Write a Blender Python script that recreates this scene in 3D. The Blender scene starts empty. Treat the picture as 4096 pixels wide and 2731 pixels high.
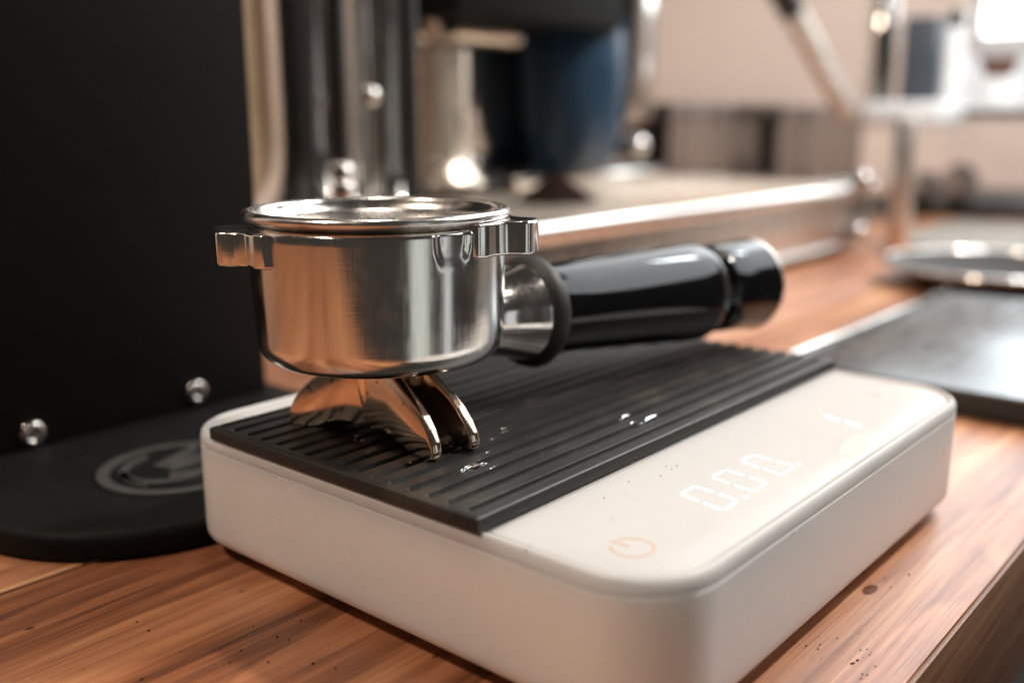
import bpy, bmesh, math, random
from mathutils import Matrix, Vector, Euler
random.seed(7)
S = 0.001                                   # everything below is written in millimetres
sc = bpy.context.scene
col = sc.collection

# ------------------------------------------------------------------ camera
CAM = Vector((-125.255, -74.605, 106.774))
ROT = Euler((1.349029, 0.002869, -0.865547), 'XYZ')
FPX = 3963.9                                # focal length in pixels of the 4096 px wide photograph
cd = bpy.data.cameras.new('camera'); cam = bpy.data.objects.new('camera', cd); col.objects.link(cam)
cam.location = CAM * S; cam.rotation_euler = ROT
cd.sensor_width = 36.0; cd.lens = FPX / 4096 * 36.0
cd.clip_start = 0.005; cd.clip_end = 50
cd.dof.use_dof = True; cd.dof.focus_distance = 0.211; cd.dof.aperture_fstop = 6.3
sc.camera = cam
RM = ROT.to_matrix()
def ray(u, v): return RM @ Vector(((u - 2048) / FPX, -(v - 1365.5) / FPX, -1.0))
def onz(u, v, z): d = ray(u, v); return CAM + d * ((z - CAM.z) / d.z)
def ony(u, v, y): d = ray(u, v); return CAM + d * ((y - CAM.y) / d.y)
def onx(u, v, x): d = ray(u, v); return CAM + d * ((x - CAM.x) / d.x)

# ------------------------------------------------------------------ world, lamps, exposure
w = bpy.data.worlds.new('World'); sc.world = w; w.use_nodes = True
bg = w.node_tree.nodes['Background']; bg.inputs[0].default_value = (0.055, 0.047, 0.042, 1); bg.inputs[1].default_value = 1.0
def lamp(name, loc, target, sx, sy, power, color, shape='RECTANGLE'):
    l = bpy.data.lights.new(name, 'AREA'); l.shape = shape; l.size = sx; l.size_y = sy
    l.energy = power; l.color = color
    o = bpy.data.objects.new(name, l); col.objects.link(o); o.location = loc
    o.rotation_euler = (Vector(target) - Vector(loc)).to_track_quat('-Z', 'Y').to_euler()
    return o
lamp('skylight', (1.02, -0.16, 0.86), (0.08, 0.06, 0.05), 1.7, 0.55, 12.0, (0.93, 0.97, 1.0))
lamp('ceiling_lamp', (0.20, 0.30, 1.25), (0.10, 0.12, 0.0), 0.16, 0.16, 3.5, (1.0, 0.90, 0.80), 'DISK')
lamp('spot_lamp', (0.62, -0.28, 0.92), (0.06, 0.08, 0.03), 0.075, 0.075, 13.0, (1.0, 0.92, 0.84), 'DISK')
lamp('table_fill_lamp', (-0.46, 0.24, 0.78), (-0.26, 0.22, 0.0), 0.12, 0.12, 6.0, (1.0, 0.84, 0.68), 'DISK')  # added fill that brightens the tabletop at the left
lamp('basket_band_strip', (-0.14, -1.15, -0.10), (0.04, 0.08, 0.06), 0.36, 0.9, 0.85, (0.94, 1.0, 0.93))  # added strip for the pale upright band in the basket steel
lamp('second_band_strip', (0.42, -1.05, -0.05), (0.04, 0.08, 0.06), 0.14, 0.9, 0.40, (0.94, 0.97, 1.0))  # another added upright strip, mirrored as a band in the steel
lamp('shelf_fill_light', (0.66, 0.02, 0.55), (0.95, 0.22, 0.16), 0.10, 0.10, 3.0, (0.88, 0.95, 1.0), 'DISK')  # added fill aimed at the shelf to brighten it
sc.view_settings.view_transform = 'Standard'; sc.view_settings.look = 'None'
sc.view_settings.exposure = -0.32; sc.view_settings.gamma = 1.0; sc.view_settings.use_curve_mapping = False
sc.render.engine = 'CYCLES'
sc.cycles.use_denoising = True
sc.cycles.max_bounces = 10; sc.cycles.glossy_bounces = 6; sc.cycles.transmission_bounces = 8
sc.cycles.sample_clamp_indirect = 8.0
sc.cycles.caustics_reflective = True; sc.cycles.caustics_refractive = True; sc.cycles.blur_glossy = 0.6

# ------------------------------------------------------------------ materials
class N:
    def __init__(self, name):
        self.m = bpy.data.materials.new(name); self.m.use_nodes = True
        self.t = self.m.node_tree; self.b = self.t.nodes['Principled BSDF']
    def n(self, typ, **kw):
        x = self.t.nodes.new(typ)
        for k, v in kw.items():
            if k in x.inputs: x.inputs[k].default_value = v
            else: setattr(x, k, v)
        return x
    def l(self, a, b): self.t.links.new(a, b)
    def set(self, **kw):
        for k, v in kw.items(): self.b.inputs[k.replace('_', ' ')].default_value = v
        return self
    def coord(self, scale=(1, 1, 1), kind='Object', rot=(0, 0, 0)):
        tc = self.n('ShaderNodeTexCoord'); mp = self.n('ShaderNodeMapping')
        mp.inputs['Scale'].default_value = scale; mp.inputs['Rotation'].default_value = rot
        self.l(tc.outputs[kind], mp.inputs['Vector']); return mp.outputs['Vector']
    def noise(self, vec, scale, detail=4, rough=0.6, dist=0.0):
        x = self.n('ShaderNodeTexNoise', Scale=scale, Detail=detail, Roughness=rough, Distortion=dist)
        self.l(vec, x.inputs['Vector']); return x.outputs['Fac']
    def ramp(self, fac, stops):
        r = self.n('ShaderNodeValToRGB'); e = r.color_ramp.elements
        while len(e) < len(stops): e.new(0.5)
        for i, (p, c) in enumerate(stops): e[i].position = p; e[i].color = c if len(c) == 4 else (*c, 1)
        self.l(fac, r.inputs['Fac']); return r.outputs['Color']
    def mix(self, fac, a, b, mode='MIX'):
        x = self.n('ShaderNodeMix', data_type='RGBA', blend_type=mode)
        for s, v in ((0, fac), (6, a), (7, b)):
            if hasattr(v, 'links') or isinstance(v, bpy.types.NodeSocket): self.l(v, x.inputs[s])
            else: x.inputs[s].default_value = v if s == 0 else (*v, 1) if len(v) == 3 else v
        return x.outputs[2]
    def math(self, op, a, b=0.5):
        x = self.n('ShaderNodeMath', operation=op)
        for i, v in enumerate((a, b)):
            if isinstance(v, bpy.types.NodeSocket): self.l(v, x.inputs[i])
            else: x.inputs[i].default_value = v
        return x.outputs[0]
    def bump(self, h, strength, dist):
        x = self.n('ShaderNodeBump', Strength=strength, Distance=dist); self.l(h, x.inputs['Height'])
        self.l(x.outputs['Normal'], self.b.inputs['Normal']); return x
def g(v): return (v, v, v)

def chrome(name, base=(0.78, 0.75, 0.71), r0=0.08, r1=0.22, streak=(900, 900, 60), bump=0.0, stain=None):
    k = N(name); k.set(Metallic=1.0)
    v = k.coord(streak); f = k.noise(v, 1.0, 5, 0.6)
    v2 = k.coord((1, 1, 1)); f2 = k.noise(v2, 130, 4, 0.6)
    mm = k.math('MULTIPLY', f, f2)
    k.l(k.ramp(mm, [(0.12, g(r0)), (0.45, g(r1))]), k.b.inputs['Roughness'])
    c = k.ramp(f2, [(0.3, tuple(x * 0.88 for x in base)), (0.65, base)])
    if stain:
        f3 = k.noise(k.coord((1, 1, 1)), 260, 6, 0.7, 0.4)
        c = k.mix(k.ramp(f3, [(0.60, g(0)), (0.68, g(1))]), c, stain)
    k.l(c, k.b.inputs['Base Color'])
    if bump: k.bump(k.noise(k.coord((30, 30, 2600)), 1.0, 4, 0.7), bump, 0.0002)
    return k.m
M = {}
M['chrome'] = chrome('polished_steel', r0=0.07, r1=0.20)
M['body'] = chrome('brushed_steel', base=(0.84, 0.81, 0.77), r0=0.10, r1=0.26, streak=(2200, 2200, 70), bump=0.06)
M['lip'] = chrome('worn_steel_rim', base=(0.80, 0.77, 0.74), r0=0.16, r1=0.34, streak=(300, 300, 300))
M['spout'] = chrome('stained_steel_spout', base=(0.90, 0.72, 0.57), r0=0.07, r1=0.22, streak=(600, 600, 120), stain=(0.22, 0.11, 0.06))
M['mirror'] = chrome('mirror_steel', base=(0.62, 0.58, 0.55), r0=0.03, r1=0.10, streak=(40, 40, 40))
M['steel'] = chrome('satin_steel', base=(0.84, 0.79, 0.74), r0=0.26, r1=0.42, streak=(30, 400, 400))
M['tray_steel'] = chrome('polished_tray_steel', base=(0.82, 0.77, 0.72), r0=0.24, r1=0.40, streak=(60, 60, 60))
M['plate'] = chrome('satin_steel_plate', base=(0.20, 0.21, 0.215), r0=0.22, r1=0.40, streak=(20, 300, 300))
M['bin'] = chrome('dark_steel_bin', base=(0.40, 0.36, 0.34), r0=0.10, r1=0.22, streak=(40, 40, 40))
M['column'] = chrome('dull_polished_steel', base=(0.72, 0.67, 0.62), r0=0.08, r1=0.20, streak=(40, 40, 40))
M['bright_tube'] = chrome('bright_satin_tube', base=(0.88, 0.84, 0.78), r0=0.35, r1=0.5, streak=(90, 90, 90))
M['dish'] = chrome('dull_steel_dish', base=(0.46, 0.43, 0.40), r0=0.20, r1=0.34, streak=(90, 90, 90))
M['warm_steel'] = chrome('warm_steel', base=(0.88, 0.74, 0.60), r0=0.25, r1=0.40, streak=(200, 200, 40))

def plain(name, colr, rough, metal=0, var=0.12, scale=60, bump=0.0, **kw):
    k = N(name); k.set(Metallic=metal, **kw)
    f = k.noise(k.coord(), scale, 5, 0.65)
    k.l(k.ramp(f, [(0.3, tuple(c * (1 - var) for c in colr)), (0.7, tuple(min(1, c * (1 + var)) for c in colr))]), k.b.inputs['Base Color'])
    k.l(k.ramp(f, [(0.3, g(max(0.02, rough - 0.06))), (0.7, g(rough + 0.06))]), k.b.inputs['Roughness'])
    if bump: k.bump(k.noise(k.coord(), scale * 18, 3, 0.6), bump, 0.0003)
    return k.m
M['black_powder'] = plain('black_powder_coat', (0.0045, 0.0045, 0.0042), 0.62, bump=0.5, scale=70, Specular_IOR_Level=0.14)
M['black_gloss'] = plain('glossy_black_handle', (0.004, 0.0042, 0.005), 0.07, var=0.2, scale=90)
M['black_rubber'] = plain('black_rubber_ring', (0.022, 0.020, 0.018), 0.55, bump=0.15, scale=120)
M['black_plastic'] = plain('black_plastic', (0.016, 0.015, 0.015), 0.45, bump=0.1)
M['wall'] = plain('beige_wall_paint', (0.90, 0.76, 0.67), 0.85, var=0.05, scale=3, bump=0.2)
M['wand'] = plain('bright_steel_tube', (0.70, 0.66, 0.60), 0.28, metal=0.55, var=0.05)
M['coffee'] = plain('ground_coffee', (0.014, 0.005, 0.0028), 0.9, var=0.5, scale=400, bump=0.5, Specular_IOR_Level=0.1)
M['dark_enamel'] = plain('dark_enamel', (0.035, 0.03, 0.028), 0.5, Specular_IOR_Level=0.15)
M['trough_dark'] = plain('dark_trough_floor', (0.020, 0.011, 0.007), 0.35, scale=300)  # blackish brown for the floors of the spout troughs
M['navy'] = plain('navy_reflection', (0.012, 0.038, 0.074), 0.38, scale=40)  # colour of the blue reflection that is built as a vessel
M['brown_cup'] = plain('brown_glazed_cup', (0.14, 0.045, 0.022), 0.35)
M['white_cup'] = plain('white_glazed_china', (0.78, 0.78, 0.78), 0.25)
M['slate'] = plain('slate_grey_panel', (0.05, 0.058, 0.072), 0.4)
M['beige_column'] = plain('beige_enamel', (0.50, 0.36, 0.24), 0.5)
M['emblem'] = plain('embossed_emblem', (0.050, 0.048, 0.045), 0.42, scale=200)

# wood: long grain along the plank (object X), growth-ring figure, pores, knots
def wood(name, dark=1.0, coat=0.30):
    k = N(name)
    oi = k.n('ShaderNodeObjectInfo')
    tc = k.n('ShaderNodeTexCoord'); ad = k.n('ShaderNodeVectorMath', operation='ADD'); sc_ = k.n('ShaderNodeVectorMath', operation='SCALE')
    cx = k.n('ShaderNodeCombineXYZ'); k.l(oi.outputs['Random'], cx.inputs[0]); k.l(oi.outputs['Random'], cx.inputs[1]); k.l(oi.outputs['Random'], cx.inputs[2])
    k.l(cx.outputs[0], sc_.inputs[0]); sc_.inputs['Scale'].default_value = 3.7
    k.l(tc.outputs['Object'], ad.inputs[0]); k.l(sc_.outputs[0], ad.inputs[1])
    P = ad.outputs[0]
    def mp(scale):
        x = k.n('ShaderNodeMapping'); x.inputs['Scale'].default_value = scale; k.l(P, x.inputs['Vector']); return x.outputs[0]
    warp = k.noise(mp((5, 22, 22)), 1.0, 3, 0.5)
    yz = k.n('ShaderNodeSeparateXYZ'); k.l(mp((1, 1, 1)), yz.inputs[0])
    rings = k.math('MULTIPLY', yz.outputs[1], 95.0)
    rings = k.math('ADD', rings, k.math('MULTIPLY', yz.outputs[2], 260.0))
    rings = k.math('ADD', rings, k.math('MULTIPLY', warp, 7.0))
    fr = k.math('FRACT', rings)
    ringc = k.ramp(fr, [(0.0, g(0.25)), (0.55, g(0.55)), (0.86, g(0.85)), (1.0, g(0.25))])
    grain = k.noise(mp((16, 620, 620)), 1.0, 8, 0.72)
    broad = k.noise(mp((4.5, 55, 55)), 1.0, 3, 0.55)
    a = k.mix(0.60, ringc, k.ramp(grain, [(0.3, g(0.15)), (0.72, g(0.9))]))
    a = k.mix(0.40, a, k.ramp(broad, [(0.34, g(0.0)), (0.62, g(1.0))]))
    c = k.ramp(a, [(0.20, (0.080, 0.024, 0.011)), (0.40, (0.27, 0.096, 0.042)), (0.58, (0.44, 0.182, 0.084)), (0.80, (0.63, 0.325, 0.160))])
    fine = k.noise(mp((26, 1900, 1900)), 1.0, 3, 0.6)
    c = k.mix(k.ramp(fine, [(0.58, g(0)), (0.68, g(0.55))]), c, (0.10, 0.036, 0.016))
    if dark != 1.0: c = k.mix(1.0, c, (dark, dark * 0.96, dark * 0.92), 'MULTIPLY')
    # small dark pores and pin holes
    vo = k.n('ShaderNodeTexVoronoi', Scale=62.0, Randomness=1.0); k.l(mp((0.75, 1, 1)), vo.inputs['Vector'])
    spot = k.ramp(vo.outputs['Distance'], [(0.035, g(1)), (0.075, g(0))])
    c = k.mix(spot, c, (0.035, 0.012, 0.006))
    vo2 = k.n('ShaderNodeTexVoronoi', Scale=150.0, Randomness=1.0); k.l(mp((0.5, 1, 1)), vo2.inputs['Vector'])
    sp2 = k.ramp(vo2.outputs['Distance'], [(0.05, g(0.8)), (0.10, g(0))])
    gate = k.ramp(k.noise(mp((9, 9, 9)), 1.0, 2), [(0.5, g(0)), (0.56, g(1))])
    c = k.mix(k.mix(1.0, sp2, gate, 'MULTIPLY'), c, (0.05, 0.016, 0.007))
    k.l(c, k.b.inputs['Base Color'])
    k.l(k.ramp(grain, [(0.3, g(0.50)), (0.7, g(0.36))]), k.b.inputs['Roughness'])
    k.set(Specular_IOR_Level=0.5)
    k.b.inputs['Coat Weight'].default_value = coat; k.b.inputs['Coat Roughness'].default_value = 0.34
    k.bump(a, 0.35, 0.0006)
    return k.m
M['wood'] = wood('oiled_pine')
M['shaded_wood'] = wood('shade_darkened_wood', 0.38, 0.05)  # same pine darkened, shade of the front edge put into its colour

# white frosted plastic of the scale
def frosted(name, colr=(0.86, 0.845, 0.825)):
    k = N(name); k.set(Subsurface_Weight=0.9, Subsurface_Scale=0.014, Roughness=0.32)
    k.b.inputs['Subsurface Radius'].default_value = (1.0, 0.8, 0.62)
    f = k.noise(k.coord(), 28, 4, 0.6)
    c = k.ramp(f, [(0.3, tuple(x * 0.96 for x in colr)), (0.7, colr)])
    k.l(c, k.b.inputs['Base Color'])
    k.l(k.ramp(f, [(0.3, g(0.24)), (0.7, g(0.40))]), k.b.inputs['Roughness'])
    k.bump(k.noise(k.coord(), 1800, 3, 0.6), 0.10, 0.0002)
    return k.m
M['frost'] = frosted('frosted_white_plastic')
def acrylic(name):
    k = N(name); k.set(IOR=1.22, Roughness=0.30, Specular_IOR_Level=0.5); k.b.inputs['Transmission Weight'].default_value = 0.42
    f2 = k.noise(k.coord(), 34, 3, 0.5)
    c = k.mix(k.ramp(f2, [(0.58, g(0)), (0.85, g(0.25))]), (0.84, 0.83, 0.82), (0.80, 0.73, 0.62))
    k.l(c, k.b.inputs['Base Color'])
    return k.m
M['acrylic'] = acrylic('frosted_acrylic')
def rubber(name):
    k = N(name)
    f = k.noise(k.coord((1, 3, 1)), 240, 6, 0.7); f2 = k.noise(k.coord((1, 1.6, 1)), 38, 6, 0.7)
    c = k.ramp(f, [(0.35, (0.009, 0.008, 0.0075)), (0.75, (0.019, 0.017, 0.015))])
    c = k.mix(k.ramp(f2, [(0.54, g(0)), (0.72, g(0.55))]), c, (0.075, 0.055, 0.036))
    f3 = k.noise(k.coord((0.4, 1, 1)), 1500, 2, 0.5)
    c = k.mix(k.ramp(f3, [(0.70, g(0)), (0.76, g(0.6))]), c, (0.16, 0.145, 0.12))
    k.l(c, k.b.inputs['Base Color'])
    k.l(k.ramp(f2, [(0.3, g(0.38)), (0.7, g(0.54))]), k.b.inputs['Roughness'])
    k.bump(f, 0.25, 0.0003)
    return k.m
M['rubber'] = rubber('ribbed_black_rubber')
def emit(name, colr, s):
    k = N(name); k.b.inputs['Emission Color'].default_value = (*colr, 1); k.b.inputs['Emission Strength'].default_value = s
    k.set(Base_Color=(0.8, 0.8, 0.8, 1)); return k.m
M['led'] = emit('lit_display_segment', (0.94, 0.98, 1.0), 5.0)
M['frosted_pane'] = emit('frosted_daylight_pane', (0.78, 0.90, 1.0), 0.42)
M['pane'] = emit('daylight_pane', (0.88, 0.95, 1.0), 5.0)
M['print'] = plain('tan_printed_symbol', (0.62, 0.42, 0.29), 0.5, scale=300)
M['stain'] = plain('dried_tea_coloured_splash', (0.81, 0.72, 0.58), 0.6, scale=200, Specular_IOR_Level=0.05)
def water(name):
    k = N(name); k.set(Roughness=0.02, IOR=1.33); k.b.inputs['Transmission Weight'].default_value = 1.0
    k.b.inputs['Base Color'].default_value = (1, 1, 1, 1)
    k.bump(k.noise(k.coord(), 500, 2), 0.05, 0.0003); return k.m
M['water'] = water('clear_water')

# ------------------------------------------------------------------ mesh helpers
def obj(name, verts, faces, mat, parent=None, smooth=True, angle=35, loc=(0, 0, 0), rot=None):
    me = bpy.data.meshes.new(name)
    me.from_pydata([(x * S, y * S, z * S) for x, y, z in verts], [], faces)
    bm = bmesh.new(); bm.from_mesh(me); bmesh.ops.recalc_face_normals(bm, faces=bm.faces); bm.to_mesh(me); bm.free()
    me.materials.append(M[mat] if isinstance(mat, str) else mat)
    if smooth:
        me.polygons.foreach_set('use_smooth', [True] * len(me.polygons)); me.set_sharp_from_angle(angle=math.radians(angle))
    o = bpy.data.objects.new(name, me); col.objects.link(o)
    o.location = Vector(loc) * S
    if rot: o.rotation_euler = rot
    if parent: o.parent = parent
    return o
def from_bm(name, bm, mat, parent=None, angle=35, loc=(0, 0, 0)):
    vs = [tuple(v.co) for v in bm.verts]; bm.verts.index_update()
    fs = [[v.index for v in f.verts] for f in bm.faces]; bm.free()
    return obj(name, vs, fs, mat, parent, angle=angle, loc=loc)
def thing(name, label, cat, loc, rz=0, group=None, tilt=(0, 0)):
    o = bpy.data.objects.new(name, None); col.objects.link(o); o.empty_display_size = 0.01
    o.location = Vector(loc) * S; o.rotation_euler = (tilt[0], tilt[1], rz)
    return tag(o, label, cat, group)
def tag(o, label, cat, group=None):
    o['label'] = label; o['category'] = cat
    if group: o['group'] = group
    return o
def struct(o): o['kind'] = 'structure'; return o
def box_bm(x0, x1, y0, y1, z0, z1, bev=0.0, seg=2):
    bm = bmesh.new()
    bmesh.ops.create_cube(bm, size=1.0, matrix=Matrix.Translation(((x0 + x1) / 2, (y0 + y1) / 2, (z0 + z1) / 2)) @ Matrix.Diagonal((x1 - x0, y1 - y0, z1 - z0, 1)))
    if bev: bmesh.ops.bevel(bm, geom=bm.edges[:], offset=bev, segments=seg, affect='EDGES', profile=0.5)
    return bm
def box(name, x0, x1, y0, y1, z0, z1, mat, parent=None, bev=0.0, seg=2, loc=(0, 0, 0)):
    return from_bm(name, box_bm(x0, x1, y0, y1, z0, z1, bev, seg), mat, parent, loc=loc)
def revolve(prof, seg=96, cap=True):
    vs, fs, n = [], [], len(prof)
    for i in range(seg):
        a = 2 * math.pi * i / seg; ca, sa = math.cos(a), math.sin(a)
        vs += [(r * ca, r * sa, z) for r, z in prof]
    for i in range(seg):
        j = (i + 1) % seg
        for k in range(n - 1): fs.append([i * n + k, j * n + k, j * n + k + 1, i * n + k + 1])
    if cap:
        if prof[0][0] > 1e-6: fs.append([i * n for i in range(seg)][::-1])
        if prof[-1][0] > 1e-6: fs.append([i * n + n - 1 for i in range(seg)])
    return vs, fs
def lathe_x(prof, seg=72, o=(0, 0, 0), slope=0.0):   # axis along +X, falling by slope
    vs, fs = revolve([(r, t) for t, r in prof], seg)
    c, s = math.cos(math.atan(slope)), math.sin(math.atan(slope))
    out = []
    for x, y, z in vs:                               # z -> along X, x -> Z, y -> Y
        t, up = z, x
        out.append((o[0] + t * c - up * s, o[1] + y, o[2] + t * s + up * c))
    return out, fs
def tube_bm(path, r, seg=16, bm=None):
    bm = bm or bmesh.new(); rings = []
    P = [Vector(p) for p in path]; up = Vector((0.12, 0.21, 0.97)).normalized()
    for i, p in enumerate(P):
        d = (P[min(i + 1, len(P) - 1)] - P[max(i - 1, 0)]).normalized()
        a = d.cross(up).normalized(); b = d.cross(a)
        rr = r[i] if isinstance(r, (list, tuple)) else r
        rings.append([bm.verts.new(p + (a * math.cos(2 * math.pi * k / seg) + b * math.sin(2 * math.pi * k / seg)) * rr) for k in range(seg)])
    for i in range(len(rings) - 1):
        for k in range(seg): bm.faces.new((rings[i][k], rings[i][(k + 1) % seg], rings[i + 1][(k + 1) % seg], rings[i + 1][k]))
    bm.faces.new(rings[0][::-1]); bm.faces.new(rings[-1]); return bm
def rrect(x0, x1, y0, y1, r, n=14):
    pts = []
    for cx, cy, a0 in ((x1 - r, y1 - r, 0), (x0 + r, y1 - r, 90), (x0 + r, y0 + r, 180), (x1 - r, y0 + r, 270)):
        for i in range(n + 1):
            a = math.radians(a0 + 90 * i / n); pts.append((cx + r * math.cos(a), cy + r * math.sin(a)))
    return pts
def loops(rows):                                     # rows: list of equal-length point loops, closed shell
    vs, fs, n = [], [], len(rows[0])
    for r in rows: vs += r
    for i in range(len(rows) - 1):
        for k in range(n): fs.append([i * n + k, i * n + (k + 1) % n, (i + 1) * n + (k + 1) % n, (i + 1) * n + k])
    fs.append(list(range(n))[::-1]); fs.append([(len(rows) - 1) * n + k for k in range(n)])
    return vs, fs
def plate_bm(outline, fmap, thick, bev=0.35, seg=2):  # outline (t, z) -> fmap(t, z, side offset)
    bm = bmesh.new()
    a = [bm.verts.new(fmap(t, z, -thick / 2)) for t, z in outline]; b = [bm.verts.new(fmap(t, z, thick / 2)) for t, z in outline]
    n = len(outline); bm.faces.new(a); bm.faces.new(b[::-1])
    for i in range(n): bm.faces.new((a[i], b[i], b[(i + 1) % n], a[(i + 1) % n]))
    bmesh.ops.recalc_face_normals(bm, faces=bm.faces)
    if bev: bmesh.ops.bevel(bm, geom=bm.edges[:], offset=bev, segments=seg, affect='EDGES', profile=0.5, clamp_overlap=True)
    return bm

# ------------------------------------------------------------------ setting: table, walls
table = struct(bpy.data.objects.new('tabletop', None)); col.objects.link(table); table.location = (0, 0, -0.040)
seams = [-20.5, 152.0, 326.0, 500.0, 676.0]
for i in range(4):
    y0, y1 = seams[i] + (0 if i == 0 else 0.7), seams[i + 1] - 0.7
    bm = box_bm(-620, 1440, y0, y1, 0, 40, 0.35, 2)
    from_bm('plank', bm, 'wood', table)
box('shaded_edge_face', -620, 1440, -21.7, -20.56, 0, 39.7, 'shaded_wood', table, 0.3)  # added strip carrying the painted shade of the table front
# a knot in the front plank
wv, wf = revolve([(0, 40.02), (1.9, 40.05), (2.6, 40.0)], 20, cap=False)
k0 = onz(3480, 2357, 0)
obj('knot', [(x * 1.2, y * 0.55, z) for x, y, z in wv], wf, plain('dark_knot', (0.13, 0.042, 0.018), 0.5, scale=900, var=0.6), table, loc=(k0.x, k0.y, 0))
struct(box('back_wall', -700, 1470, 1000, 1010, -700, 1400, 'wall'))
struct(box('side_wall', 1450, 1460, -900, 999, -700, 1400, 'wall'))

# ------------------------------------------------------------------ kitchen scale
W_, D_, H_, Z0, RC = 160.0, 143.85, 32.3, 3.7, 17.26
scale_ = thing('kitchen_scale', 'white frosted plastic digital coffee scale with lit digits and black ribbed pad', 'scale', (0, 0, 0))
def sc_loop(o, z): return [(x, y, z) for x, y in rrect(o, W_ - o, o, D_ - o, max(RC - o, 1))]
prof = [(4.0, Z0), (2.2, Z0 + 0.25), (0.9, Z0 + 1.0), (0.2, Z0 + 2.2), (0, Z0 + 3.6), (0, 28.7), (0.25, 28.9), (5.0, 28.9), (10, 28.9)]
v, f = loops([sc_loop(o, z) for o, z in prof])
obj('shell', v, f, 'frost', scale_, angle=50)
prof = [(10, 28.93), (5, 28.93), (0.5, 28.93), (0.12, 29.1), (0.03, 29.5), (0.06, 30.6), (0.3, 31.5), (0.7, 32.05), (1.15, H_), (1.55, 32.2),
        (1.85, 31.75), (2.05, 31.3), (2.5, 31.25), (2.75, 31.7), (3.1, 31.85), (10, 31.86)]
v, f = loops([sc_loop(o, z) for o, z in prof])
obj('top_plate', v, f, 'acrylic', scale_, angle=50)
for x, y in ((20, 20), (140, 20), (20, 124), (140, 124)):
    v, f = revolve([(0, 0), (7.0, 0), (7.6, 0.6), (7.6, Z0 + 0.4), (0, Z0 + 0.4)], 32); obj('foot', v, f, 'black_rubber', scale_, loc=(x, y, 0))
# ribbed pad: one moulded sheet with sixteen grooves, closed on the left, open on the right
PX0, PX1, PY0, PY1, PZ, PT = -0.2, 160.4, 40.3, 126.8, H_ + 0.02, 2.9
xs = [PX0, PX0 + 0.35] + [0.8 + 0.28 * i for i in range(16)] + [6 + 7.5 * i for i in range(20)] + [PX1 - 4, PX1 - 0.35, PX1]
xs = sorted(x for x in xs if x <= PX1)
ys = [PY0, PY0 + 0.35] + [PY0 + 0.35 + (PY1 - PY0 - 0.7) * i / 300 for i in range(1, 300)] + [PY1 - 0.35, PY1]
gy = [44.2 + 5.41 * i for i in range(16)]
def groove(x, y):
    d = min(abs(y - q) for q in gy); e = max(0.0, 2.9 - x); d = math.hypot(d, e)
    t = (1.08 - d) / 0.42
    t = max(0.0, min(1.0, t)); return t * t * (3 - 2 * t)
vs, fs = [], []
nx, ny = len(xs), len(ys)
for j, y in enumerate(ys):
    for i, x in enumerate(xs):
        edge = (i in (0, nx - 1)) or (j in (0, ny - 1))
        vs.append((x, y, PZ + PT - 1.45 * groove(x, y) - (0.35 if edge else 0)))
for j in range(ny - 1):
    for i in range(nx - 1): fs.append([j * nx + i, j * nx + i + 1, (j + 1) * nx + i + 1, (j + 1) * nx + i])
per = [i for i in range(nx)] + [j * nx + nx - 1 for j in range(1, ny)] + [(ny - 1) * nx + i for i in range(nx - 2, -1, -1)] + [j * nx for j in range(ny - 2, 0, -1)]
b0 = len(vs)
for q in per: vs.append((vs[q][0], vs[q][1], PZ))
m_ = len(per)
for q in range(m_): fs.append([per[q], b0 + q, b0 + (q + 1) % m_, per[(q + 1) % m_]])
fs.append([b0 + q for q in range(m_)])
obj('ribbed_pad', vs, fs, 'rubber', scale_, angle=60)
# lit digits: seven-segment bars lying on the top
def seg_bar(p, q, wid, mat='led', name='display_segment', parent=None):
    p, q = Vector(p), Vector(q); d = (q - p).normalized(); n = Vector((-d.y, d.x)); L = (q - p).length; h = wid / 2
    a = [(0, 0), (h, h), (L - h, h), (L, 0), (L - h, -h), (h, -h)]
    pts = [p + d * t + n * s for t, s in a]
    z0, z1 = 31.865, 31.95
    vs = [(x.x, x.y, z0) for x in pts] + [(x.x, x.y, z1) for x in pts]
    fs = [list(range(6))[::-1], list(range(6, 12))] + [[i, (i + 1) % 6, 6 + (i + 1) % 6, 6 + i] for i in range(6)]
    return obj(name, vs, fs, mat, parent or scale_, smooth=False)
for tlx in (41.8, 54.7, 67.7):
    tl, tr, br, bl = Vector((tlx, 22.9)), Vector((tlx + 5.9, 22.7)), Vector((tlx + 4.5, 12.1)), Vector((tlx - 2.1, 11.9))
    def sg(a, b, s, e): seg_bar(a.lerp(b, s), a.lerp(b, e), 0.42)
    sg(tl, tr, 0.10, 0.90); sg(bl, br, 0.10, 0.90)
    sg(tl, bl, 0.03, 0.44); sg(tl, bl, 0.56, 0.97); sg(tr, br, 0.03, 0.44); sg(tr, br, 0.56, 0.97)
seg_bar((48.2, 11.7), (49.4, 11.8), 0.8); seg_bar((73.6, 12.0), (75.0, 12.1), 0.8)
seg_bar((112.5, 22.7), (111.6, 18.4), 0.6); seg_bar((111.1, 16.6), (110.1, 12.4), 0.6)
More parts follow.
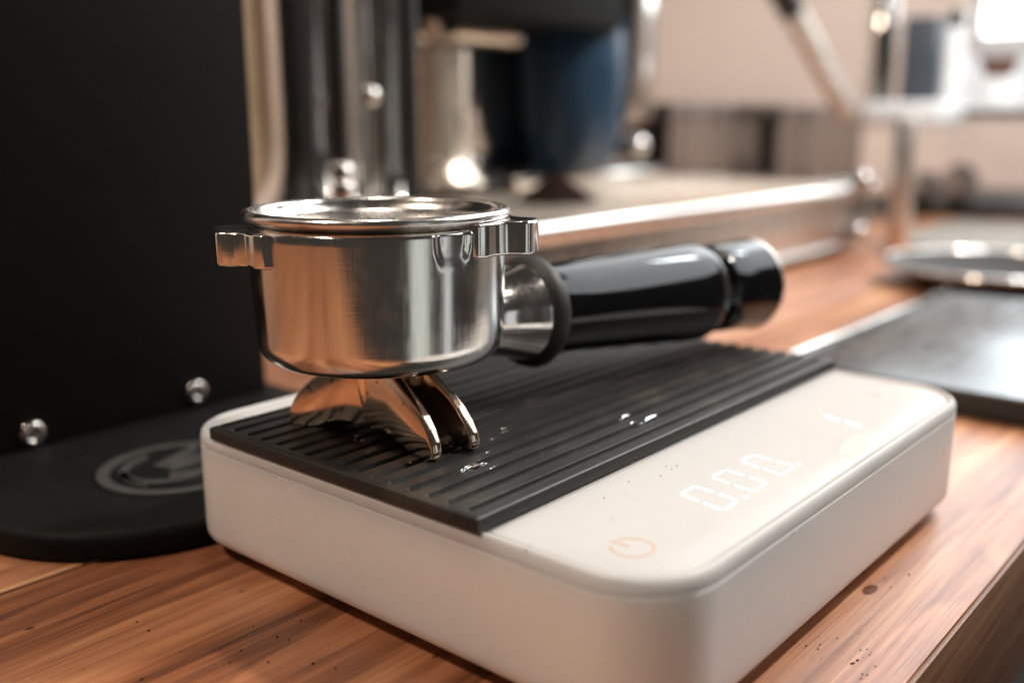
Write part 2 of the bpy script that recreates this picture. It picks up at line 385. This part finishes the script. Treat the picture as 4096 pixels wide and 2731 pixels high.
# printed power symbol: an open ring with a stroke
def arc_strip(name, cx, cy, r, w, a0, a1, mat, parent, z=31.865, n=40, h=0.06):
    vs, fs = [], []
    for i in range(n + 1):
        a = math.radians(a0 + (a1 - a0) * i / n)
        for rr, zz in ((r - w / 2, z), (r - w / 2, z + h), (r + w / 2, z + h), (r + w / 2, z)): vs.append((cx + rr * math.cos(a), cy + rr * math.sin(a), zz))
    for i in range(n):
        for k in range(4): fs.append([i * 4 + k, i * 4 + (k + 1) % 4, (i + 1) * 4 + (k + 1) % 4, (i + 1) * 4 + k])
    fs += [[0, 1, 2, 3], [n * 4 + 3, n * 4 + 2, n * 4 + 1, n * 4]]
    return obj(name, vs, fs, mat, parent, smooth=False)
psym = arc_strip('power_symbol', 14.0, 16.0, 3.9, 0.42, 122, 122 + 316, 'print', scale_)
seg_bar((13.6, 20.6), (14.0, 16.4), 0.42, 'print', 'symbol_stroke', psym)
seg_bar((139.6, 22.6), (141.0, 19.0), 0.35, 'print', 'tare_symbol')
# dried splash on the right of the display
sp = onz(3440, 1785, 31.87); vs, fs = [], []
for i in range(40):
    a = 2 * math.pi * i / 40; r = 1 + 0.10 * math.sin(3 * a + 1) + 0.07 * math.sin(5 * a)
    vs.append((max(sp.x + 10.5 * r * math.cos(a) * 0.8 + 5 * math.sin(a), 0), min(max(sp.y + 0.8 + 3.4 * r * math.sin(a), 4.2), 12), 31.868))
vs.append((sp.x, sp.y + 0.8, 31.885)); fs = [[i, (i + 1) % 40, 40] for i in range(40)]
obj('dried_splash', vs, fs, 'stain', scale_)

# ------------------------------------------------------------------ portafilter
YAW = math.radians(-8)
PO = (27.0, 95.1, PZ + PT)
pf = thing('portafilter', 'steel portafilter with glossy black handle and twin spouts standing on the scale', 'portafilter', PO, YAW)
RZ = 50.9                                           # rim height above the pad
# basket: rolled rim and the cup inside it
lip = []
for i in range(15):
    a = math.radians(-78 + 258 * i / 14)
    lip.append((28.8 + 1.42 * math.cos(a), RZ + 0.05 + 1.15 * math.sin(a)))
bp = [(26.2, RZ - 2.2), (27.6, RZ - 2.0)] + lip + [(27.1, RZ - 0.5), (26.7, RZ - 1.4), (25.9, RZ - 2.1), (24.0, RZ - 2.5), (20.0, RZ - 2.9), (12, RZ - 3.3), (0.01, RZ - 3.5)]
v, f = revolve(bp, 160, cap=False); obj('basket', v, f, 'lip', pf, angle=60)
# body of the filter holder with a pressed pocket beside the lug
pp = [(26.7, RZ - 2.1), (28.4, RZ - 2.15), (28.9, RZ - 2.5), (29.15, RZ - 3.2)]
for i in range(1, 17): pp.append((29.15 - 0.75 * i / 16, RZ - 3.2 - 24.1 * i / 16))
for i in range(1, 13):
    a = math.radians(90 * i / 12); pp.append((24.0 + 4.4 * math.cos(a), RZ - 27.3 - 5.5 * math.sin(a)))
pp += [(18, RZ - 32.85), (0.01, RZ - 32.9)]
v, f = revolve(pp, 256, cap=False)
def pocket(x, y, z):
    r = math.hypot(x, y)
    if r < 24 or z < RZ - 14: return (x, y, z)
    a = (math.degrees(math.atan2(y, x)) - (-92.0) + 540) % 360 - 180
    u = abs(a) * math.radians(1) * r / 4.6; w_ = max(0, (RZ - 2.0 - z) / 7.2)
    d = (u ** 4 + w_ ** 4) ** 0.25; t = max(0, min(1, (1.0 - d) / 0.22)); t = t * t * (3 - 2 * t)
    return (x * (1 - 0.030 * t), y * (1 - 0.030 * t), z)
obj('filter_holder', [pocket(*q) for q in v], f, 'body', pf, angle=50)
def lug(az, zc, r1, wid, h, mat='body'):
    half = [(r1 + 0.3, 0), (r1, wid / 2 - 2.4), (r1 - 0.7, wid / 2 - 1.0), (r1 - 2.0, wid / 2 - 0.4), (31.6, wid / 2 + 0.4), (29.9, wid / 2 + 2.2), (28.6, wid / 2 + 5.6), (27.0, wid / 2 + 7.4), (22, wid / 2 + 7.6)]
    prof = [(t, -q) for t, q in half[:0:-1]] + half
    bm = plate_bm(prof, lambda t, s, o: (t, s, zc + o), h, 2.1, 5)
    o = from_bm('lug', bm, mat, pf, angle=40); o.rotation_euler = (0, 0, math.radians(az)); return o
lug(156, 44.5, 36.0, 15.0, 7.4); lug(-55, 46.2, 36.8, 10.5, 7.4)
# twin spouts: open troughs of two curved cheeks and a floor
def spout(az, k, length_back, ox=0.0, oy=0.0):
    ca, sa = math.cos(math.radians(az)), math.sin(math.radians(az))
    def fm(t, z, o): t = t * k; return (ox + ca * t - sa * o, oy + sa * t + ca * o, z)
    cheek = [(-length_back, 20.4), (4, 20.4), (8.6, 17.6), (13.0, 15.6), (17.3, 13.3), (21.0, 11.4), (24.2, 9.2), (26.8, 6.6), (28.5, 4.0), (29.0, 2.0), (28.3, 0.5), (26.4, 0.06), (22.5, 0.06), (19.5, 0.35), (16.5, 1.1), (13.4, 2.0), (10.0, 2.4), (2.0, 1.9), (-length_back, 1.0)]
    sp_ = None
    for s in (-1, 1):
        bm = plate_bm(cheek, lambda t, z, o, s=s: fm(t, z, o + s * (4.7 + (12 - z) * 0.055)), 2.7, 0.6, 3)
        o = from_bm('spout_cheek', bm, 'spout', sp_ or pf, angle=40)
        if sp_ is None: sp_ = o; o.name = 'spout'
    fl = [(0, 15), (6, 11.5), (11, 8.0), (16, 5.2), (20.5, 2.8), (23.4, 1.2), (23.2, 0.5), (19.8, 1.2), (15, 3.0), (11, 4.2), (0, 4.2)]
    bm = plate_bm(fl, lambda t, z, o: fm(t, z, o), 7.6, 0.2, 1); from_bm('spout_floor', bm, 'trough_dark', sp_, angle=40)
    return sp_
spout(-91, 1.0, 12.0, -0.4, 0); spout(116, 0.76, 0.0, -0.6, 0)
v, f = revolve([(0.01, 3.6), (5.5, 3.6), (7.0, 4.4), (7.2, 8), (7.6, 19.8), (0.01, 19.8)], 48); obj('spout_hub', v, f, 'spout', pf)
# handle, its axis falling slightly towards the end
AX, SL = (20.0, 0, 22.8), -0.036
def hx(name, prof, mat, parent=pf, seg=80): v, f = lathe_x([(t - 20, r) for t, r in prof], seg, AX, SL); return obj(name, v, f, mat, parent, angle=40)
hx('neck', [(18, 0.01), (18, 9.5), (28, 9.6), (33, 10.2), (38, 11.3), (42, 12.5), (44.6, 12.9), (45.4, 12.2), (45.4, 0.01)], 'chrome')
ringp = [(46.2 + 3.0 * math.cos(a), 12.2 + 2.7 * math.sin(a)) for a in [math.pi + 2 * math.pi * i / 20 for i in range(21)]]
hx('gasket_ring', ringp, 'black_rubber')
barrel = hx('handle', [(45.6, 0.01), (45.8, 10.5), (48, 11.5), (50, 11.8), (60, 12.4), (75, 13.2), (92, 14.2), (104, 14.9), (110.5, 15.25), (113.2, 15.15), (114.6, 14.5), (115.0, 12.8), (115.1, 0.01)], 'black_gloss')
hx('handle_groove', [(114.9, 0.01), (115.0, 12.2), (116.2, 11.4), (118.6, 11.4), (119.8, 12.2), (119.9, 0.01)], 'black_gloss', barrel)
cap = hx('end_cap', [(119.7, 0.01), (119.8, 12.4), (120.4, 13.2), (122, 13.7), (132, 14.3), (141.6, 15.0), (141.9, 14.6), (141.9, 0.01)], 'black_gloss')
hx('cap_trim', [(141.7, 13.6), (141.8, 15.05), (142.5, 15.1), (142.9, 14.6), (143.0, 13.0), (143.1, 6), (143.15, 0.01)], 'steel', cap)

# ------------------------------------------------------------------ black grinder with its foot plate
gr = thing('coffee_grinder', 'matte black flat-fronted grinder with two steel screws and a round emblem on its foot', 'grinder', (30, 300, 0))
def G(name, bm, mat, parent=gr, angle=35): return from_bm(name, bm, mat, parent, angle=angle, loc=(-30, -300, 0))
G('housing', box_bm(-32, 87, 226, 380, 8.3, 520, 1.5, 2), 'black_powder')
fo = []
for i in range(41):                                  # rounded tongue-shaped foot
    a = math.pi + math.pi * i / 40
    fo.append((29.5 + 66 * math.copysign(abs(math.cos(a)) ** 0.8, math.cos(a)), 199 + 64 * math.copysign(abs(math.sin(a)) ** 0.8, math.sin(a))))
fo += [(95.5, 384), (-36.5, 384)]
def foot_loop(ins, z):
    cx, cy = 29.5, 260; return [(cx + (x - cx) * (1 - ins / 62), cy + (y - cy) * (1 - ins / 120), z) for x, y in fo]
v, f = loops([foot_loop(1.6, 0.1), foot_loop(0.2, 1.2), foot_loop(0, 2.4), foot_loop(0, 5.6), foot_loop(0.5, 7.2), foot_loop(1.8, 8.0), foot_loop(6, 8.2)])
plate_ = obj('foot_plate', v, f, 'black_powder', gr, angle=50, loc=(-30, -300, 0))
for u, vv in ((138, 1736), (794, 1568)):
    q = ony(u, vv, 224.5)
    v, f = revolve([(0.01, 0.6), (1.75, 0.6), (1.95, 1.5), (2.3, 1.75), (3.3, 1.55), (3.9, 1.0), (4.1, 0.2), (4.1, -1.6), (0.01, -1.6)], 32)
    obj('screw', [(x, -z, y) for x, y, z in v], f, 'column', gr, loc=(q.x - 30, q.y - 300 + 1.6, q.z))
ec = onz(715, 1872, 8.2)
def E_arc(r, w, a0, a1, dx=0, dy=0, par=None, name='emblem_stroke'):
    o = arc_strip(name, ec.x + dx - 30, ec.y + dy - 300, r, w, a0, a1, 'emblem', par or gr, z=8.15, h=0.75); return o
emb = E_arc(20.5, 3.4, 0, 360, name='emblem')
E_arc(11.5, 2.6, 150, 330, -3, 2, emb); E_arc(15, 2.2, 95, 205, 0, 0, emb); E_arc(7, 4.0, 40, 150, 6, -3, emb)
def E_bar(p, q, w):
    bm = bmesh.new(); p, q = Vector((ec.x + p[0] - 30, ec.y + p[1] - 300)), Vector((ec.x + q[0] - 30, ec.y + q[1] - 300)); d = (q - p).normalized() * w / 2; n = Vector((-d.y, d.x))
    pts = [p + n, q + n * 0.6, q - n * 0.6, p - n]
    a = [bm.verts.new((x.x, x.y, 8.15)) for x in pts]; b = [bm.verts.new((x.x, x.y, 8.95)) for x in pts]
    bm.faces.new(a); bm.faces.new(b[::-1])
    for i in range(4): bm.faces.new((a[i], b[i], b[(i + 1) % 4], a[(i + 1) % 4]))
    from_bm('emblem_stroke', bm, 'emblem', emb)
E_bar((-4, 4), (13, 12), 4.2); E_bar((-3, 0), (15, -1), 3.4); E_bar((-6, -5), (12, -11), 3.4)

# ------------------------------------------------------------------ espresso machine behind
em = thing('espresso_machine', 'polished steel espresso machine with wide drip tray, columns and steam wand behind the scale', 'espresso machine', (440, 400, 0))
L0 = (-440, -400, 0)
def mb(name, *a, mat='steel', parent=em, bev=0.8): return box(name, *a, mat, parent, bev, loc=L0 if parent is em else (0, 0, 0))
base_ = mb('base', 200, 640, 236, 520, 0.2, 3.9, mat='black_plastic')
tray = mb('drip_tray', 190, 676, 232, 470, 4, 50, mat='tray_steel', bev=3.5)
bm = bmesh.new()
tube_bm([(188, 229, 51), (677, 229, 51)], 5.6, 16, bm); tube_bm([(677, 229, 51), (677, 470, 51)], 5.6, 16, bm); tube_bm([(188, 229, 51), (188, 470, 51)], 5.6, 16, bm)
from_bm('tray_rim', bm, 'chrome', tray)
bm = tube_bm([(195, 230.5, 9), (674, 230.5, 9)], 3.0, 12); from_bm('tray_foot_rail', bm, 'chrome', tray)
from_bm('corner_post', tube_bm([(675, 231, 8), (677, 229.5, 47)], 4.0, 14), 'chrome', tray)
for i in range(17): mb('grate_bar', 196, 670, 240 + i * 11.5, 247 + i * 11.5, 50.3, 54.3, mat='warm_steel', parent=tray, bev=1.2)
mb('slot_cover', ony(1380, 740, 400).x, ony(2010, 740, 400).x, 396, 412, 54.6, 66, mat='black_plastic', parent=tray, bev=1.5)
a, b = ony(1600, 300, 432), ony(2530, 300, 432)
mb('splash_panel', a.x, b.x, 432, 440, 66, 420, mat='mirror', bev=2)
a, b = ony(2500, 300, 428), ony(2612, 300, 428)
mb('panel_edge', a.x, b.x, 422, 446, 100, 420, mat='chrome', bev=9)
a, b = ony(1990, 690, 405), ony(2590, 620, 405)
mb('tray_lip', a.x, b.x, 385, 428, 56, 66, mat='chrome', bev=4)
mb('rear_housing', 320, 640, 470, 640, 0.2, 420, mat='black_plastic', bev=4)
a, b = ony(1790, 55, 360), ony(2470, 55, 360)
mb('upper_housing', a.x, b.x, 352, 431, a.z - 1, 330, mat='black_powder', bev=6)
# polished columns at the left; black bars stand in for dark reflections
def column(name, u0, u1, y, mat, flare=0, z0=50, z1=420):
    a, b = ony(u0, 400, y), ony(u1, 400, y); r = (b - a).length / 2; c = (a + b) / 2
    pr = [(r + flare, z0), (r + flare, z0 + 3), (r + flare * 0.72, z0 + flare * 0.35 + 4), (r + flare * 0.35, z0 + flare * 0.75 + 5), (r + flare * 0.1, z0 + flare * 1.3 + 6), (r, z0 + flare * 2 + 8), (r, z1)]
    v, f = revolve([(0.01, z0)] + pr + [(0.01, z1)], 64); return obj(name, v, f, mat, em, loc=(c.x - 440, c.y - 400, 0))
column('side_column', 1110, 1330, 345, 'column', 16, 55)
column('dark_reflection_bar', 1322, 1386, 300, 'black_plastic', 0, 62)
column('water_pipe', 1400, 1475, 350, 'column', 0, 55)
column('water_pipe', 1480, 1605, 350, 'column', 8, 55)
column('dark_reflection_bar', 1612, 1664, 310, 'black_plastic', 0, 62)
column('group_column', 1672, 1842, 400, 'warm_steel', 10, 62, 150)
a = ony(1720, 70, 395); b = ony(1755, 160, 395); c = ony(2040, 150, 395)
from_bm('water_spout', tube_bm([(a.x, a.y, a.z + 80), (a.x, a.y, a.z), tuple(b), (b.x + 12, b.y, c.z), tuple(c)], [5, 5, 6, 7, 7], 20), 'warm_steel', em, loc=L0)
from_bm('spout_tip', tube_bm([tuple(c), (c.x + 4, c.y, c.z)], 8, 16), 'chrome', em, loc=L0)
q0, q1 = ony(3110, -60, 395), ony(3395, 450, 360)
from_bm('steam_wand', tube_bm([tuple(q0), tuple(q0.lerp(q1, 0.5)), tuple(q1)], [11.5, 12.2, 12.8], 18), 'wand', em, loc=L0)
q2 = q0.lerp(q1, -0.15); q3 = q0.lerp(q1, 0.20)
from_bm('wand_grip', tube_bm([tuple(q2), tuple(q3)], 13, 18), 'black_plastic', em, loc=L0)
for u, vv, y, r in ((1366, 692, 292, 6), (1372, 762, 288, 6), (2552, 585, 380, 9), (3452, 722, 226, 8), (3436, 925, 226, 7), (1480, 385, 300, 5)):  # added mirror balls that catch lamp glints for blurred highlights
    q = ony(u, vv, y)
    v, f = revolve([(0.01, -r)] + [(r * math.sin(math.pi * i / 16), -r * math.cos(math.pi * i / 16)) for i in range(1, 16)] + [(0.01, r)], 28, cap=False)
    obj('glint_ball', v, f, 'mirror', em, loc=(q.x - 440, q.y - 400, q.z))
a, b = ony(1015, 300, 480), ony(1120, 300, 480)
mb('side_panel', a.x - 25, b.x + 12, 480, 486, 0.2, 420, mat='beige_column', bev=1)

# things standing on and round the tray
def cup(name, label, cat, base, prof, mat, group=None, seg=72):
    o = thing(name, label, cat, base, group=group); v, f = revolve(prof, seg, cap=False); obj('vessel', v, f, mat, o, angle=45); return o
pb = ony(2290, 640, 400);  # blue reflection in the polished panel, built as a solid vessel
blue_refl = cup('blue_reflection', 'dark blue rounded vessel standing in for a blue reflection in the polished panel', 'reflection stand-in', (pb.x - 3, 398, 66.1),
    [(0.01, 0), (26, 0), (29, 2), (35, 22), (39, 48), (40.5, 76), (39, 98), (36, 112), (37, 122), (36, 122), (35, 112), (38, 98), (39.3, 76), (37.8, 48), (34, 23), (27, 3), (0.01, 3)], 'navy')
a, b = ony(2635, 560, 470), ony(3420, 560, 470)       # fluted steel bin: the folds of its front break up what it mirrors
bn = thing('fluted_bin', 'low fluted stainless bin standing behind the drip tray under the steam wand', 'bin', ((a.x + b.x) / 2, 500, 0))
hw = (b.x - a.x) / 2; n = 160; rows = []
for z in (0.2, 118.0, 121.0, 121.0):
    k = 3.0 if z == 121.0 and rows and rows[-1][0][2] == 121.0 else 0.0
    fr = [(-hw + k + (2 * hw - 2 * k) * i / n, -30 + k - 9 * math.sin(i / n * 2 * math.pi * 2.3 + 0.6) - 5 * math.sin(i / n * 2 * math.pi * 3.9 + 2.0) - 1.6 * math.sin(i / n * 2 * math.pi * 8.3 + 1), z) for i in range(n + 1)]
    rows.append(fr + [(hw - k, 60 - k, z), (-hw + k, 60 - k, z)])
v, f = loops(rows); obj('shell', v, f, 'bin', bn, angle=50)
cm = onz(2225, 800, 55); vs, fs = revolve([(0.01, 19.5), (2.5, 18.4), (9, 13), (17, 7.0), (24, 1.8), (28, 0)], 40, cap=False)
tag(obj('coffee_mound', [(x + random.uniform(-.5, .5), y + random.uniform(-.5, .5), z + random.uniform(-.4, .4)) for x, y, z in vs], fs, 'coffee', None, loc=(cm.x, cm.y, 54.4)), 'small heap of dark ground coffee on the drip tray', 'coffee')

# ------------------------------------------------------------------ steel-topped tray at the right
tr = thing('tamping_tray', 'low steel-topped tray with black sides lying on the table beside the scale', 'tray', (350, 10, 0))
box('base', 244.5, 452, -75, 95, 0.1, 9.2, 'black_plastic', tr, 1.0, loc=(-350, -10, 0))
box('steel_top', 243.5, 453, -76, 96, 9.25, 10.6, 'plate', tr, 0.5, loc=(-350, -10, 0))
box('raised_edge', 246, 452, 91.5, 96.5, 10.65, 13.5, 'chrome', tr, 1.2, loc=(-350, -10, 0))
# shallow steel dish and chrome balls, their bright reflections painted white, further back
dc = onz(3985, 1105, 6)
ds = cup('steel_dish', 'shallow round dark dish with rolled steel rim lying behind the tray', 'dish', (dc.x, dc.y, 0.05),
    [(0.01, 0), (46, 0), (52, 2), (66, 11), (68.5, 13.0), (67.2, 13.4), (65, 12.5), (51, 3.6), (45, 1.6), (0.01, 1.6)], 'dark_enamel')
v, f = revolve([(70 + 2.4 * math.cos(a), 13.6 + 1.7 * math.sin(a)) for a in [2 * math.pi * i / 14 for i in range(15)]], 90, cap=False); obj('rim', v, f, 'column', ds)
dc2 = onz(3900, 960, 0)
tag(box('grey_cloth', dc2.x - 90, dc2.x + 150, dc2.y - 140, dc2.y + 60, 0.2, 3.0, plain('grey_cloth', (0.26, 0.24, 0.215), 0.9, scale=300, bump=0.6), None, 1.0), 'flat grey cloth folded on the table behind the dish', 'cloth')
bmat = thing('bar_mat', 'black rubber bar mat at the far end of the table', 'mat', (1180, 250, 0))
box('mat', -160, 200, -260, 150, 0.1, 9, 'black_rubber', bmat, 2.0)
for u, vv, r, lab in ((3690, 790, 17, 'small pale ball knob on the bar mat beside the post'), (3830, 800, 21, 'larger pale ball knob on the bar mat')):
    p_ = onx(u, vv, 1060); v, f = revolve([(0.01, -r)] + [(r * math.sin(math.pi * i / 24), -r * math.cos(math.pi * i / 24)) for i in range(1, 24)] + [(0.01, r)], 40, cap=False)
    o = thing('ball_knob', lab, 'knob', (p_.x, p_.y, 9.1)); obj('ball', v, f, 'white_cup', o, loc=(0, 0, r + 4)); v, f = revolve([(0.01, 0), (r * 0.6, 0), (r * 0.55, 6), (r * 0.3, 8), (0.01, 8)], 24); obj('stem', v, f, 'black_plastic', o)

# ------------------------------------------------------------------ shelf unit with cups, far right
sh = thing('steel_shelf', 'bright steel shelf on a grey post with a dark front strip', 'shelf', (900, 220, 0))
Ls = (-900, -220, 0)
def sb(name, *a, mat='steel', bev=1.0): return box(name, *a, mat, sh, bev, loc=Ls)
pp_ = onz(3585, 1005, 0)
sb('post', pp_.x - 6, pp_.x + 8, pp_.y - 8, pp_.y + 8, 0.1, 106, mat='steel', bev=2)
def quad(u0, u1, v0, v1, x): a, b = onx(u0, v1, x), onx(u1, v0, x); return min(a.y, b.y), max(a.y, b.y), min(a.z, b.z), max(a.z, b.z)
y0, y1, z0, z1 = quad(3440, 3765, 405, 512, 880); sb('shelf_block', 880, 960, y0, y1, z0, z1, mat='white_cup', bev=5)
y0, y1, z0, z1 = quad(3765, 4200, 440, 472, 960); sb('shelf_edge', 960, 1240, y0, y1 + 40, z0, z1, mat='black_plastic')
zs = z1
sb('shelf_top', 958, 1240, y0, y1 + 60, zs + 0.3, zs + 5, mat='white_cup')
y0, y1, z0, z1 = quad(3590, 3745, 60, 372, 1000); tag(box('dark_panel', 1000, 1060, y0, y1, zs + 5.3, z1, 'slate', None, 4), 'dark slate-grey upright box standing on the steel shelf', 'box')
for u0, u1, v0, v1, x, lab, mat in ((3430, 3580, -80, 420, 985, 'slim polished steel canister at the end of the shelf', 'mirror'), (3740, 3860, 60, 420, 1010, 'pale grey canister between the dark box and the brown cup', 'white_cup')):
    y0, y1, z0, z1 = quad(u0, u1, v0, v1, x); r = (y1 - y0) / 2
    o = thing('canister', lab, 'canister', (x + r, (y0 + y1) / 2, zs + 5.2)); hh = z1 - zs
    v, f = revolve([(0.01, 0), (r, 0), (r, hh * .8), (r * .9, hh * .83), (0.01, hh * .83)], 48); obj('can', v, f, mat, o)
    v, f = revolve([(0.01, hh * .835), (r * 1.03, hh * .835), (r * 1.03, hh), (r * .9, hh * 1.02), (0.01, hh * 1.02)], 48); obj('lid', v, f, 'chrome', o)
y0, y1, z0, z1 = quad(3885, 4065, 222, 312, 990)
r = (y1 - y0) / 2
cup('brown_cup', 'brown flared cup standing on a white saucer on the shelf', 'cup', (990 + r, (y0 + y1) / 2, z0), [(0.01, 0), (r * .55, 0), (r * .62, 1), (r, z1 - z0), (r * .95, z1 - z0), (r * .55, 3), (0.01, 3)], 'brown_cup')
cup('saucer_stack', 'stack of white saucers under the brown cup on the shelf', 'saucers', (990 + r, (y0 + y1) / 2, zs + 5.1), [(0.01, 0), (r * .8, 0), (r * 1.05, (z0 - zs) * .4), (r * 1.05, z0 - zs - 8), (r * .9, z0 - zs - 5.6), (0.01, z0 - zs - 5.6)], 'white_cup')
# window in the side wall, beyond the shelf
wn = thing('window', 'bright daylight window in the beige side wall above the shelf', 'window', (1446, -200, 0))
y1 = onx(3945, 60, 1446).y; z0 = onx(4000, 140, 1446).z
box('pane', 1441, 1444, -120, y1, z0, 1050, 'pane', wn, 0, loc=(-1446, 200, 0))
yl, zl = onx(3775, 300, 1446).y, onx(3900, 430, 1446).z
box('lower_pane', 1441, 1444, -120, yl, zl, z0 - 26, 'frosted_pane', wn, 0, loc=(-1446, 200, 0))
for a in ((1438, 1449.5, -140, -120.3, z0 - 25, 1075), (1438, 1449.5, y1 + .3, y1 + 16, z0 - 25, 1075), (1438, 1449.5, -120, y1, z0 - 25, z0 - .3), (1438, 1449.5, -120, y1, 1050.3, 1075)):
    box('frame', *a, 'white_cup', wn, 1.0, loc=(-1446, 200, 0))

# ------------------------------------------------------------------ water drops and coffee specks
def drop(u, vv, lx, ly, h, z, rz=0.0):
    p_ = onz(u, vv, z); vs, fs = [], []
    pr = [(1.0, 0.0), (1.0, 0.25), (0.93, 0.55), (0.75, 0.82), (0.45, 0.97), (0.01, 1.0)]
    v, f = revolve(pr, 28); k = random.uniform(0, 6)
    v = [(x * lx * (1 + .12 * math.sin(3 * math.atan2(y, x) + k)), y * ly * (1 + .1 * math.sin(2 * math.atan2(y, x) + k)), zz * h) for x, y, zz in v]
    return tag(obj('water_drop', v, f, 'water', None, loc=(p_.x, p_.y, z + 0.01), rot=(0, 0, rz), angle=80), 'clear bead of spilled water lying on the black ribbed pad', 'water drop', 'water drops on the ribbed pad')
zt = PZ + PT
big = {0: 'long bright bead of water in front of the spout tip on the pad', 2: 'short bead of water on the pad behind the longest bead', 3: 'longest bead of water lying along a rib of the pad'}
dl = [(1885, 1872, 3.0, 1.1, 0.8), (1935, 1858, 1.2, .7, .5), (2500, 1672, 2.4, 0.9, .8), (2595, 1680, 4.2, 0.9, .9), (2530, 1695, .9, .6, .5)]
for _ in range(16):
    dl.append((random.uniform(1790, 2030), random.uniform(1690, 1790) if random.random() < .7 else random.uniform(1800, 1880), random.uniform(.35, 1.1), random.uniform(.25, .5), random.uniform(.15, .35)))
dl += [(1430, 1742, .7, .6, .4), (1445, 1765, .4, .4, .3), (1640, 1850, .35, .3, .2), (1420, 1760, .3, .3, .2)]
for n_, a in enumerate(dl):
    o = drop(*a, zt)
    if n_ in big: o['label'] = big[n_]
wd = onz(2110, 2195, 31.87)
tag(drop(2110, 2195, 1.5, 0.6, 0.35, 31.87, 0.5), 'thin smear of water on the white edge of the scale by the power symbol', 'water drop')
bm = bmesh.new()
for cx, cy, n, sx, sy in ((2640, 1865, 22, 90, 30), (2640, 1850, 8, 50, 15), (2330, 1960, 6, 160, 60), (2720, 1970, 5, 200, 60)):
    for _ in range(n):
        q = onz(random.gauss(cx, sx), random.gauss(cy, sy), 31.9)
        if not (5 < q.y < 39 and 5 < q.x < 150): continue
        r = random.choice((.05, .06, .06, .08, .1, .16)); bmesh.ops.create_icosphere(bm, subdivisions=1, radius=r, matrix=Matrix.Translation(q) @ Matrix.Diagonal((random.uniform(.8, 2), 1, .5, 1)))
o = from_bm('coffee_grounds', bm, 'coffee'); o['kind'] = 'stuff'; o['label'] = 'fine brown coffee specks scattered on the white scale top'; o['category'] = 'coffee grounds'
bm = bmesh.new()
for cx, cy, n, sx, sy in ((3450, 2640, 14, 60, 60), (3350, 2600, 12, 90, 70), (3540, 2300, 10, 60, 60), (3750, 1960, 3, 60, 60), (600, 2600, 14, 260, 90), (1100, 2640, 10, 150, 60)):
    for _ in range(n):
        q = onz(random.gauss(cx, sx), random.gauss(cy, sy), 0.1)
        if q.y < -19: continue
        r = random.choice((.1, .14, .2, .3)); bmesh.ops.create_icosphere(bm, subdivisions=1, radius=r, matrix=Matrix.Translation(q) @ Matrix.Diagonal((random.uniform(.8, 1.8), 1, .45, 1)))
o = from_bm('coffee_grounds', bm, 'coffee'); o['kind'] = 'stuff'; o['label'] = 'dark coffee specks scattered on the wooden table'; o['category'] = 'coffee grounds'
